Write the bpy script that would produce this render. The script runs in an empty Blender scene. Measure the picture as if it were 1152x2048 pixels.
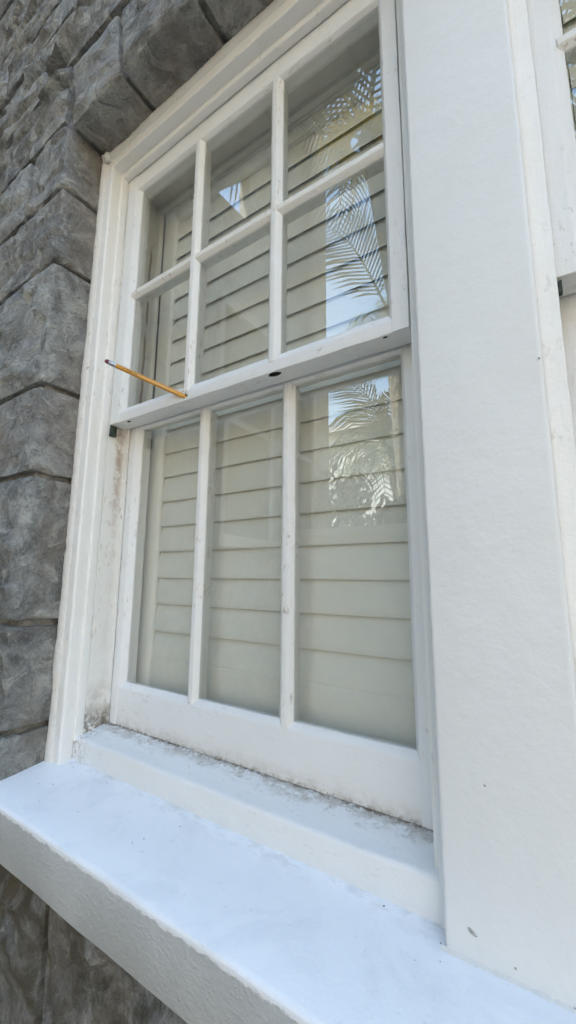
import bpy, bmesh, math, random
from mathutils import Vector, Matrix, noise

random.seed(7)
SC = bpy.context.scene
COL = SC.collection
U = 0.44                       # one working unit in metres (camera to outer face of the upper sash)
H0 = 1.5                       # height of the camera above the ground

def W(x, y, z):                # working units -> metres (x along the wall, y into it, z up)
    return Vector((x * U, (y - 1.0) * U, z * U + H0))

# ------------------------------------------------------------------ camera, sky, sun, exposure
yaw, pitch, roll = -0.578843924, 0.161372557, -0.00798646488
f = Vector((math.sin(yaw) * math.cos(pitch), math.cos(yaw) * math.cos(pitch), math.sin(pitch)))
r = Vector((math.cos(yaw), -math.sin(yaw), 0))
d = f.cross(r)
r2 = r * math.cos(roll) + d * math.sin(roll)
d2 = d * math.cos(roll) - r * math.sin(roll)
cam = bpy.data.cameras.new("camera")
cam.sensor_fit = 'VERTICAL'
cam.sensor_height = 24.0
cam.lens = 24.0 * 808.845 / 2048.0
cam.clip_start = 0.02
cam.clip_end = 3000
co = bpy.data.objects.new("camera", cam)
COL.objects.link(co)
m = Matrix((r2, -d2, -f)).transposed().to_4x4()
m.translation = W(0, 0, 0)
co.matrix_world = m
SC.camera = co

SUN_EL, SUN_AZ = math.radians(55), math.radians(-30)
world = bpy.data.worlds.new("World")
SC.world = world
world.use_nodes = True
wn = world.node_tree
sky = wn.nodes.new("ShaderNodeTexSky")
sky.sky_type = 'NISHITA'
sky.sun_disc = False
sky.sun_elevation = SUN_EL
sky.sun_rotation = SUN_AZ % (2 * math.pi)
sky.air_density = 1.8
sky.dust_density = 0.2
sky.ozone_density = 1.0
bg = wn.nodes["Background"]
bg.inputs[1].default_value = 0.15
wn.links.new(sky.outputs[0], bg.inputs[0])
sl = bpy.data.lights.new("sun", 'SUN')
sl.energy = 4.0
sl.angle = math.radians(0.5)
sl.color = (1.0, 0.94, 0.84)
so = bpy.data.objects.new("sun", sl)
COL.objects.link(so)
to_sun = Vector((math.sin(SUN_AZ) * math.cos(SUN_EL), math.cos(SUN_AZ) * math.cos(SUN_EL), math.sin(SUN_EL)))
so.rotation_euler = to_sun.to_track_quat('Z', 'Y').to_euler()
so.location = (0, 0, 30)
SC.view_settings.view_transform = 'Standard'
SC.view_settings.look = 'None'
SC.view_settings.gamma = 1
SC.view_settings.use_curve_mapping = False
SC.view_settings.exposure = 2.42
SC.cycles.transparent_max_bounces = 16

# ------------------------------------------------------------------ material helpers
class NT:
    def __init__(s, name):
        s.m = bpy.data.materials.new(name)
        s.m.use_nodes = True
        s.t = s.m.node_tree
        s.b = s.t.nodes["Principled BSDF"]
        s.pos = s.n("ShaderNodeNewGeometry").outputs["Position"]
    def n(s, typ, **kw):
        x = s.t.nodes.new(typ)
        for k, v in kw.items():
            setattr(x, k, v)
        return x
    def put(s, node, key, v):
        if hasattr(v, "links"):
            s.t.links.new(v, node.inputs[key])
        else:
            if isinstance(v, tuple) and len(v) == 3 and node.inputs[key].type == 'RGBA':
                v = v + (1,)
            node.inputs[key].default_value = v
    def noise(s, scale, detail=3, rough=.5, vec=None, dist=0.0):
        x = s.n("ShaderNodeTexNoise")
        s.put(x, "Vector", s.pos if vec is None else vec)
        s.put(x, "Scale", scale); s.put(x, "Detail", detail); s.put(x, "Roughness", rough); s.put(x, "Distortion", dist)
        return x.outputs["Fac"]
    def voro(s, scale, feature='F1', out="Distance", vec=None):
        x = s.n("ShaderNodeTexVoronoi", feature=feature)
        s.put(x, "Vector", s.pos if vec is None else vec)
        s.put(x, "Scale", scale)
        return x.outputs[out]
    def scaled(s, sx, sy, sz):
        x = s.n("ShaderNodeMapping")
        s.put(x, "Vector", s.pos); x.inputs["Scale"].default_value = (sx, sy, sz)
        return x.outputs[0]
    def ramp(s, v, a, b, c0=0.0, c1=1.0):
        x = s.n("ShaderNodeMapRange", interpolation_type='SMOOTHSTEP')
        s.put(x, 0, v); s.put(x, 1, a); s.put(x, 2, b); s.put(x, 3, c0); s.put(x, 4, c1)
        return x.outputs[0]
    def math(s, op, a, b=0.0, c=0.0):
        x = s.n("ShaderNodeMath", operation=op)
        s.put(x, 0, a); s.put(x, 1, b); s.put(x, 2, c)
        return x.outputs[0]
    def mix(s, fac, a, b, mode='MIX'):
        x = s.n("ShaderNodeMixRGB", blend_type=mode)
        s.put(x, 0, fac); s.put(x, 1, a); s.put(x, 2, b)
        return x.outputs[0]
    def xyz(s):
        x = s.n("ShaderNodeSeparateXYZ")
        s.put(x, 0, s.pos)
        return x.outputs
    def near(s, comp, centre, half):        # 1 at the centre falling to 0 at +-half
        v = s.math('ABSOLUTE', s.math('SUBTRACT', comp, centre))
        return s.ramp(v, 0.0, half, 1.0, 0.0)
    def bump(s, h, dist, normal=None, strength=1.0):
        x = s.n("ShaderNodeBump")
        s.put(x, "Height", h); s.put(x, "Distance", dist); s.put(x, "Strength", strength)
        if normal is not None:
            s.put(x, "Normal", normal)
        return x.outputs[0]
    def done(s, color=None, rough=.5, normal=None, **kw):
        if color is not None: s.put(s.b, "Base Color", color)
        s.put(s.b, "Roughness", rough)
        if normal is not None: s.put(s.b, "Normal", normal)
        for k, v in kw.items():
            s.put(s.b, k.replace("_", " "), v)
        return s.m

def specks(t, scale, keep, size):
    """small sparse dots: voronoi cell centres, only some cells kept"""
    dd = t.voro(scale)
    cx = t.n("ShaderNodeTexVoronoi"); t.put(cx, "Vector", t.pos); t.put(cx, "Scale", scale)
    sep = t.n("ShaderNodeSeparateColor"); t.put(sep, 0, cx.outputs["Color"])
    return t.math('MULTIPLY', t.ramp(dd, size * .6, size, 1, 0), t.math('GREATER_THAN', sep.outputs[0], keep))

def paint(name, col=(.80, .80, .785), rough=.42, peel=300, peel_d=.0004, brush=0.0, axis='z', worn=0.0, speck=.93, tint=(.76, .73, .66), stains=None):
    t = NT(name)
    big = t.noise(7, 4, .6)
    c = t.mix(t.ramp(big, .35, .75, 0, .55), col, tuple(x * y for x, y in zip(col, (.97, .955, .925))))
    fine = t.noise(90, 3, .6)
    c = t.mix(t.ramp(fine, .5, .8, 0, .25), c, tuple(x * .93 for x in col))
    # sparse dark fly specks
    c = t.mix(specks(t, 26, speck, .045), c, (.10, .085, .07))
    if worn:
        st = t.scaled(1, 1, .35) if axis == 'z' else t.scaled(.35, 1, 1)
        w1 = t.noise(160, 5, .7, vec=st)
        patch = t.noise(11, 3, .6)
        mk = t.math('MULTIPLY', t.ramp(w1, .57, .66), t.ramp(patch, .46, .62))
        c = t.mix(t.math('MULTIPLY', mk, worn), c, (.33, .25, .175))
        c = t.mix(t.math('MULTIPLY', t.ramp(t.noise(22, 4, .65), .45, .7), worn * .5), c, tint)
    if stains:
        c = stains(t, c)
    h = t.math('MULTIPLY', t.noise(peel, 2, .5), 1.0)
    nrm = t.bump(h, peel_d)
    if brush:
        sv = t.scaled(1, 1, .06) if axis == 'z' else t.scaled(.06, 1, 1)
        nrm = t.bump(t.noise(420, 3, .6, vec=sv), brush, nrm)
    nrm = t.bump(t.noise(28, 4, .55), .0016, nrm)
    return t.done(c, t.ramp(big, .3, .7, rough - .05, rough + .1), nrm)

def ux(v): return v * U
def uy(v): return (v - 1) * U
def uz(v): return v * U + H0

def lower_stains(t, c):
    """grime in the left channel and along the foot of the lower sash"""
    X, Y, Z = t.xyz()
    n1 = t.noise(45, 5, .7); n2 = t.noise(150, 4, .7); n3 = t.noise(14, 4, .6)
    # foot of the bottom rail
    foot = t.math('MULTIPLY', t.ramp(Z, uz(-.592), uz(-.545), 1, 0), t.ramp(n1, .38, .62))
    c = t.mix(t.math('MULTIPLY', foot, .40), c, (.46, .40, .32))
    dk = t.math('MULTIPLY', t.ramp(Z, uz(-.592), uz(-.580), 1, 0), t.ramp(n2, .46, .6))
    c = t.mix(t.math('MULTIPLY', dk, .55), c, (.22, .18, .13))
    # little dark scratches
    sv = t.scaled(1, 1, .25)
    sc = t.math('MULTIPLY', t.ramp(t.noise(190, 2, .5, vec=sv), .735, .76), t.ramp(n3, .5, .6))
    c = t.mix(t.math('MULTIPLY', sc, .8), c, (.16, .14, .12))
    return c

def channel_stains(t, c):
    X, Y, Z = t.xyz()
    n1 = t.noise(38, 5, .7); n2 = t.noise(130, 4, .7)
    low = t.math('MULTIPLY', t.ramp(Z, uz(-.60), uz(-.38), 1, 0), t.ramp(n1, .40, .62))
    c = t.mix(t.math('MULTIPLY', low, .75), c, (.27, .22, .17))
    vlow = t.math('MULTIPLY', t.ramp(Z, uz(-.60), uz(-.50), 1, 0), t.ramp(n2, .40, .55))
    c = t.mix(t.math('MULTIPLY', vlow, .8), c, (.11, .09, .07))
    # rusty run below the meeting rail
    wob = t.math('MULTIPLY', t.math('SUBTRACT', t.noise(16, 3, .6), .5), .012)
    yy = t.math('ADD', Y, wob)
    run = t.math('MULTIPLY', t.near(yy, uy(1.060), .013), t.ramp(Z, uz(.0), uz(.62), .15, 1.0))
    run = t.math('MULTIPLY', run, t.ramp(n1, .36, .56))
    c = t.mix(t.math('MULTIPLY', run, .85), c, (.36, .24, .16))
    # bare wood where the upper part of the channel has been scraped
    bare = t.math('MULTIPLY', t.near(t.math('ADD', Y, wob), uy(1.152), .0055), t.ramp(t.noise(9, 3, .6, vec=t.scaled(1, 1, .6)), .34, .44))
    bare = t.math('MULTIPLY', bare, t.ramp(Z, uz(.70), uz(.74)))
    bare = t.math('MULTIPLY', bare, t.ramp(Z, uz(1.72), uz(1.60)))
    c = t.mix(t.math('MULTIPLY', bare, .95), c, (.25, .17, .115))
    return c

def subsill_stains(t, c):
    X, Y, Z = t.xyz()
    n1 = t.noise(34, 5, .72, dist=.6); n2 = t.noise(170, 4, .72); n3 = t.noise(60, 4, .6, vec=t.scaled(.5, 1, 1), dist=1.0)
    wob = t.math('MULTIPLY', t.math('SUBTRACT', n1, .5), .05)
    yb = t.math('ADD', Y, wob)
    band = t.math('MULTIPLY', t.ramp(yb, uy(1.032), uy(1.085)), t.ramp(n3, .40, .56))
    c = t.mix(t.math('MULTIPLY', band, .60), c, (.39, .345, .275))
    blot = t.math('MULTIPLY', t.ramp(yb, uy(1.035), uy(1.09)), t.ramp(n2, .50, .60))
    c = t.mix(t.math('MULTIPLY', blot, .6), c, (.31, .26, .20))
    dk = t.math('MULTIPLY', t.ramp(t.math('ADD', Y, t.math('MULTIPLY', wob, .15)), uy(1.083), uy(1.094)), t.ramp(n2, .42, .56))
    c = t.mix(t.math('MULTIPLY', dk, .75), c, (.20, .155, .11))
    end = t.math('MULTIPLY', t.ramp(X, ux(-1.60), ux(-1.50), 1, 0), t.ramp(n2, .46, .6))
    c = t.mix(t.math('MULTIPLY', end, .5), c, (.30, .25, .20))
    return c

def sill_stains(t, c):
    n = t.noise(8.0, 5, .65, dist=1.2)
    sm = t.noise(30, 4, .65, vec=t.scaled(.25, 1, 1), dist=.6)
    c = t.mix(t.ramp(sm, .52, .70, 0, .22), c, (.76, .77, .785))
    c = t.mix(t.math('MULTIPLY', t.ramp(t.noise(120, 5, .7), .60, .72), .45), c, (.60, .60, .59))
    c = t.mix(t.ramp(n, .42, .62, 0, .45), c, (.91, .915, .92))
    c = t.mix(t.ramp(n, .50, .36, 0, .4), c, (.76, .775, .795))
    c = t.mix(t.math('MULTIPLY', specks(t, 17, .90, .06), .7), c, (.30, .25, .22))
    X, Y, Z = t.xyz()
    n2 = t.noise(55, 4, .7, vec=t.scaled(.5, 1, 1))
    j = t.math('MULTIPLY', t.ramp(Y, uy(.90), uy(.972)), t.ramp(n2, .46, .64))
    c = t.mix(t.math('MULTIPLY', j, .38), c, (.52, .50, .46))
    return c

M_POST = paint("white_post_paint", (.785, .785, .772), .40, 380, .00014, .00012, speck=1.1)
M_CASE = paint("white_casing_paint", (.86, .845, .81), .42, 260, .0004, .0005, 'z', worn=.30, speck=.95)
M_SASHV = paint("white_sash_paint_upright", (.80, .80, .79), .42, 260, .0004, .0006, 'z', worn=.45)
M_SASHH = paint("white_sash_paint_rail", (.80, .80, .79), .42, 260, .0004, .0006, 'x', worn=.40)
M_MUNT = paint("white_muntin_paint", (.80, .79, .76), .45, 280, .0007, .0005, 'z', worn=.85)
M_LOWR = paint("white_bottom_rail_paint", (.80, .80, .79), .42, 240, .0004, .0005, 'x', worn=.25, stains=lower_stains)
M_CHAN = paint("white_channel_paint", (.78, .77, .73), .5, 240, .0006, .0005, 'z', worn=.6, stains=channel_stains)
M_SUB = paint("white_subsill_paint", (.81, .81, .80), .45, 200, .0007, 0, 'x', worn=.2, stains=subsill_stains)
M_SILL = paint("white_sill_paint", (.885, .89, .895),   .46, 260, .0005, .00015, 'x', speck=.97, stains=sill_stains)
M_CAULK = paint("old_white_caulk", (.72, .70, .66), .6, 160, .0015, 0, 'z', worn=.7)
M_SHUT = paint("cream_shutter_paint", (.88, .86, .79), .38, 300, .0001, 0, 'x', speck=1.1)

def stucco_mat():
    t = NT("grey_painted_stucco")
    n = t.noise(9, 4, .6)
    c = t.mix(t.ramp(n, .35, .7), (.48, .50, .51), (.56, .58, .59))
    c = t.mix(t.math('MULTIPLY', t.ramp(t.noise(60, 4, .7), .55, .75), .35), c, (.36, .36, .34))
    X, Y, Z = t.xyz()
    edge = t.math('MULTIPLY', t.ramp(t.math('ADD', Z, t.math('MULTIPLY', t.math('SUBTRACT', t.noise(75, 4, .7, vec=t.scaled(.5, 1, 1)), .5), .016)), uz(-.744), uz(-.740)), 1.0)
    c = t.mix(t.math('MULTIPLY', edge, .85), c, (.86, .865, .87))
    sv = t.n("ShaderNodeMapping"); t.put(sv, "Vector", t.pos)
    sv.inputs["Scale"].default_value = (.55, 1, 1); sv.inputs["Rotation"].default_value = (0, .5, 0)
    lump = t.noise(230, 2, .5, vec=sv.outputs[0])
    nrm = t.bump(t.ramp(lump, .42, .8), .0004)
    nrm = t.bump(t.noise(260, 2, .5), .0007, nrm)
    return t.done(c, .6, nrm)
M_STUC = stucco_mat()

def stone_mat(name="grey_stone", moss=True):
    t = NT(name)
    oi = t.n("ShaderNodeObjectInfo")
    off = t.n("ShaderNodeVectorMath", operation='ADD')
    cmb = t.n("ShaderNodeCombineXYZ"); t.put(cmb, 0, t.math('MULTIPLY', oi.outputs["Random"], 13.0)); t.put(cmb, 2, t.math('MULTIPLY', oi.outputs["Random"], 7.0))
    t.put(off, 0, t.pos); t.put(off, 1, cmb.outputs[0])
    P = off.outputs[0]
    n1 = t.noise(6, 6, .62, vec=P, dist=1.2)
    n2 = t.noise(24, 5, .65, vec=P, dist=.8)
    n3 = t.noise(190, 5, .75, vec=P)
    base = t.mix(t.ramp(n1, .33, .66), (.145, .147, .142), (.39, .395, .38))
    base = t.mix(t.math('MULTIPLY', t.ramp(oi.outputs["Random"], 0, 1), .35), base, (.30, .275, .255))
    base = t.mix(t.ramp(n2, .50, .64, 0, .75), base, (.52, .52, .48))
    base = t.mix(t.ramp(n2, .47, .33, 0, .7), base, (.095, .092, .085))
    warm = t.noise(4.2, 4, .6, vec=P)
    base = t.mix(t.ramp(warm, .54, .72, 0, .55), base, (.30, .245, .20))
    cool = t.noise(5.1, 3, .6, vec=P)
    base = t.mix(t.ramp(cool, .58, .72, 0, .4), base, (.24, .26, .30))
    # pale veins like chisel marks
    vn = t.noise(9, 5, .7, vec=P, dist=2.5)
    vein = t.ramp(t.math('ABSOLUTE', t.math('SUBTRACT', vn, .5)), .0, .022, 1, 0)
    base = t.mix(t.math('MULTIPLY', vein, .25), base, (.50, .50, .47))
    vn2 = t.noise(15, 5, .7, vec=P, dist=3.0)
    vein2 = t.ramp(t.math('ABSOLUTE', t.math('SUBTRACT', vn2, .48)), .0, .012, 1, 0)
    base = t.mix(t.math('MULTIPLY', vein2, .5), base, (.07, .068, .065))
    base = t.mix(t.ramp(n3, .53, .68, 0, .32), base, (.50, .49, .46))
    base = t.mix(t.ramp(n3, .47, .30, 0, .45), base, (.06, .06, .056))
    Xs, Ys, Zs_ = t.xyz()
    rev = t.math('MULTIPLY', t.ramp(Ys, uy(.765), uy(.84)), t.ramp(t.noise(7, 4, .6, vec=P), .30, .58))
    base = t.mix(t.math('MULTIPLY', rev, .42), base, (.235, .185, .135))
    if moss:
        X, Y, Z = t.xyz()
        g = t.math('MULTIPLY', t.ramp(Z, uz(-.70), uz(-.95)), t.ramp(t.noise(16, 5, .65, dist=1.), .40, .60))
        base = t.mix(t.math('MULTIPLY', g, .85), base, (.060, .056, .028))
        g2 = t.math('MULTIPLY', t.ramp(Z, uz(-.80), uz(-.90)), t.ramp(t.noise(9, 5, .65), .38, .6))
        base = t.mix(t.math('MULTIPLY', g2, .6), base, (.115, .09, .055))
    streak = t.n("ShaderNodeMapping"); t.put(streak, "Vector", P)
    streak.inputs["Scale"].default_value = (.5, 1, 1.5); streak.inputs["Rotation"].default_value = (0, .6, 0)
    hs = t.noise(60, 5, .7, vec=streak.outputs[0], dist=.5)
    nrm = t.bump(n2, .016)
    nrm = t.bump(hs, .007, nrm)
    nrm = t.bump(n3, .0022, nrm)
    nrm = t.bump(vein2, .003, nrm, -1.0)
    return t.done(base, .82, nrm)
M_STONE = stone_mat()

def simple(name, col, rough=.6, nscale=None, var=.15, bump=0.0, **kw):
    t = NT(name)
    c = col
    nrm = None
    if nscale:
        n = t.noise(nscale, 4, .6)
        c = t.mix(t.ramp(n, .3, .7), tuple(x * (1 - var) for x in col), tuple(min(1, x * (1 + var)) for x in col))
        if bump: nrm = t.bump(n, bump)
    return t.done(c, rough, nrm, **kw)

M_MORT = simple("grey_mortar", (.20, .19, .17), .9, 70, .35, .003)
M_DARK = simple("dark_infill", (.035, .045, .035), .8, 90, .4, .001)  # near-black, shared by sash gaps, hole linings and distant panes
M_ROOM = simple("plain_plaster", (.55, .54, .50), .8, 3, .05)
M_WOOD = simple("dirty_splinter", (.62, .56, .47), .7, 120, .3, .001)

def glass_mat():
    t = NT("window_glass")
    t.t.nodes.remove(t.b)
    geo = t.n("ShaderNodeNewGeometry")
    dot = t.n("ShaderNodeVectorMath", operation='DOT_PRODUCT')
    t.put(dot, 0, geo.outputs["Normal"]); t.put(dot, 1, geo.outputs["Incoming"])
    cs = t.math('ABSOLUTE', dot.outputs["Value"])
    F = t.math('ADD', .12, t.math('MULTIPLY', .88, t.math('POWER', t.math('SUBTRACT', 1.0, cs), 5.0)))
    tr = t.n("ShaderNodeBsdfTransparent"); tr.inputs[0].default_value = (.975, .982, .97, 1)
    gl = t.n("ShaderNodeBsdfGlossy"); gl.inputs["Roughness"].default_value = 0.0
    nrm = t.bump(t.noise(4.0, 1, .5), .00025)
    t.put(gl, "Normal", nrm)
    mx = t.n("ShaderNodeMixShader")
    t.put(mx, 0, F); t.put(mx, 1, tr.outputs[0]); t.put(mx, 2, gl.outputs[0])
    t.t.links.new(mx.outputs[0], t.t.nodes["Material Output"].inputs[0])
    return t.m
M_GLASS = glass_mat()

# ------------------------------------------------------------------ object helpers
def tag(o, label=None, cat=None, group=None, kind=None):
    if label: o['label'] = label
    if cat: o['category'] = cat
    if group: o['group'] = group
    if kind: o['kind'] = kind
    return o

def thing(name, loc, label, cat, group=None):
    o = bpy.data.objects.new(name, None)
    o.empty_display_size = .05
    COL.objects.link(o)
    o.location = loc
    return tag(o, label, cat, group)

def obj(name, bm, mats, parent=None, smooth=35, origin=None):
    bmesh.ops.recalc_face_normals(bm, faces=bm.faces)
    o0 = Vector(parent.location) if parent is not None and parent.parent is None else None
    if parent is not None:
        p = parent; o0 = Vector((0, 0, 0))
        while p is not None:
            o0 += p.location; p = p.parent
    else:
        if origin is None:
            lo = Vector([min(v.co[i] for v in bm.verts) for i in range(3)])
            hi = Vector([max(v.co[i] for v in bm.verts) for i in range(3)])
            o0 = Vector(((lo.x + hi.x) / 2, (lo.y + hi.y) / 2, lo.z))
        else:
            o0 = Vector(origin)
    bmesh.ops.translate(bm, verts=bm.verts, vec=-o0)
    me = bpy.data.meshes.new(name)
    bm.to_mesh(me); bm.free()
    for mm in (mats if isinstance(mats, (list, tuple)) else [mats]):
        me.materials.append(mm)
    if smooth:
        me.shade_smooth()
        me.set_sharp_from_angle(angle=math.radians(smooth))
    o = bpy.data.objects.new(name, me)
    COL.objects.link(o)
    if parent is not None:
        o.parent = parent
    else:
        o.location = o0
    return o

def rounded(prof, rad, seg=2):
    """rounds the corners of a closed 2-D profile; rad is one number or one per corner"""
    n = len(prof); out = []
    for i, p in enumerate(prof):
        rr = rad[i] if isinstance(rad, (list, tuple)) else rad
        a = Vector(prof[i - 1]); b = Vector(p); c = Vector(prof[(i + 1) % n])
        if rr <= 0:
            out.append(tuple(b)); continue
        ra = min(rr, (a - b).length * .45); rc = min(rr, (c - b).length * .45)
        p0 = b + (a - b).normalized() * ra; p2 = b + (c - b).normalized() * rc
        for k in range(seg + 1):
            s = k / seg
            out.append(tuple(p0 * (1 - s) ** 2 + b * 2 * s * (1 - s) + p2 * s * s))
    return out

def sweep(prof, axis, a, b, step=.03, jit=.0012, seed=0, freq=9.0, bm=None, mat=0):
    """profile in working units; axis 'z': (x,y) swept up, axis 'x': (y,z) swept along the wall"""
    own = bm is None
    if own: bm = bmesh.new()
    n = max(1, int(round((b - a) / step)))
    rings = []
    for k in range(n + 1):
        t = a + (b - a) * k / n
        ring = []
        for (p, q) in prof:
            if jit:
                s = Vector((t * freq, p * 31.0 + seed * 3.7, q * 31.0 - seed * 1.3))
                p2 = p + noise.noise(s) * jit + noise.noise(s * .23) * jit * 1.2
                q2 = q + noise.noise(s + Vector((41, 7, 3))) * jit
            else:
                p2, q2 = p, q
            ring.append(bm.verts.new(W(p2, q2, t) if axis == 'z' else W(t, p2, q2)))
        rings.append(ring)
    m_ = len(prof)
    for k in range(n):
        for i in range(m_):
            fc = bm.faces.new((rings[k][i], rings[k][(i + 1) % m_], rings[k + 1][(i + 1) % m_], rings[k + 1][i]))
            fc.material_index = mat
    bm.faces.new(rings[0]); bm.faces.new(rings[-1][::-1])
    return bm

def box_prof(x0, x1, y0, y1, rad=.006):
    return rounded([(x0, y0), (x1, y0), (x1, y1), (x0, y1)], rad)

def wbox(bm, x0, x1, y0, y1, z0, z1, units=True, mat=0):
    g = W if units else (lambda a, b, c: Vector((a, b, c)))
    vs = [bm.verts.new(g(x, y, z)) for x in (x0, x1) for y in (y0, y1) for z in (z0, z1)]
    for q in ((0, 1, 3, 2), (4, 6, 7, 5), (0, 4, 5, 1), (2, 3, 7, 6), (0, 2, 6, 4), (1, 5, 7, 3)):
        fc = bm.faces.new([vs[i] for i in q]); fc.material_index = mat
    return bm

def tube(bm, pts, radii, n=6, cap=True):
    rings = []
    up = Vector((0, 0, 1))
    for i, p in enumerate(pts):
        p = Vector(p)
        dd = (Vector(pts[min(i + 1, len(pts) - 1)]) - Vector(pts[max(i - 1, 0)])).normalized()
        a = dd.cross(up if abs(dd.z) < .95 else Vector((1, 0, 0))).normalized(); b = dd.cross(a)
        rr = radii[i] if isinstance(radii, (list, tuple)) else radii
        rings.append([bm.verts.new(p + (a * math.cos(2 * math.pi * k / n) + b * math.sin(2 * math.pi * k / n)) * rr) for k in range(n)])
    for i in range(len(rings) - 1):
        for k in range(n):
            bm.faces.new((rings[i][k], rings[i][(k + 1) % n], rings[i + 1][(k + 1) % n], rings[i + 1][k]))
    if cap:
        bm.faces.new(rings[0]); bm.faces.new(rings[-1])
    return bm

# ------------------------------------------------------------------ setting: ground
gbm = bmesh.new()
N = 24
def gx(i): 
    s = (i / N) * 2 - 1
    return math.copysign(abs(s) ** 3 * 900, s)
gv = [[gbm.verts.new((gx(i), gx(j), 0)) for j in range(N + 1)] for i in range(N + 1)]
for i in range(N):
    for j in range(N):
        gbm.faces.new((gv[i][j], gv[i + 1][j], gv[i + 1][j + 1], gv[i][j + 1]))
t = NT("lawn_ground")
n1 = t.noise(1.3, 5, .6); n2 = t.noise(40, 4, .7)
c = t.mix(t.ramp(n1, .35, .65), (.06, .085, .03), (.11, .13, .055))
c = t.mix(t.ramp(n2, .5, .7, 0, .5), c, (.16, .15, .08))
M_LAWN = t.done(c, .9, t.bump(n2, .02))
tag(obj("ground", gbm, M_LAWN, smooth=0, origin=(0, 0, 0)), kind='structure')
pbm = bmesh.new()
wbox(pbm, -2.3, 30, -22.0, .1, -.05, .012, units=False)
t = NT("pale_paving")
n1 = t.noise(2.2, 5, .6); n2 = t.noise(60, 4, .7)
c = t.mix(t.ramp(n1, .35, .65), (.40, .335, .255), (.50, .425, .33))
c = t.mix(t.ramp(n2, .5, .7, 0, .3), c, (.12, .11, .10))
tag(obj("pavement", pbm, t.done(c, .85, t.bump(n2, .004)), smooth=0), kind='structure')

# ------------------------------------------------------------------ stone wall
YF = .743          # front face of the stones
XR = -1.705        # left reveal
ZS = 2.030         # underside of the lintel stones
wall = thing("stone_wall", W(-2.0, .95, -H0 / U), "grey rock-faced stone wall of large blocks surrounding the white window", "wall")
WO = Vector(wall.location)

def mortar():
    bm = bmesh.new()
    y0, y1 = YF + .032, 1.30
    wbox(bm, -9.0, XR - .028, y0, y1, -H0 / U, 15.0)
    wbox(bm, XR - .0281, 1.54, y0, y1, ZS + .028, 15.0)
    wbox(bm, XR - .0281, 1.54, y0, y1, -H0 / U, -.90)
    wbox(bm, 1.5401, 12.0, y0, y1, -H0 / U, 15.0)
    o = obj("mortar", bm, M_MORT, wall, smooth=0)
mortar()

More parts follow.
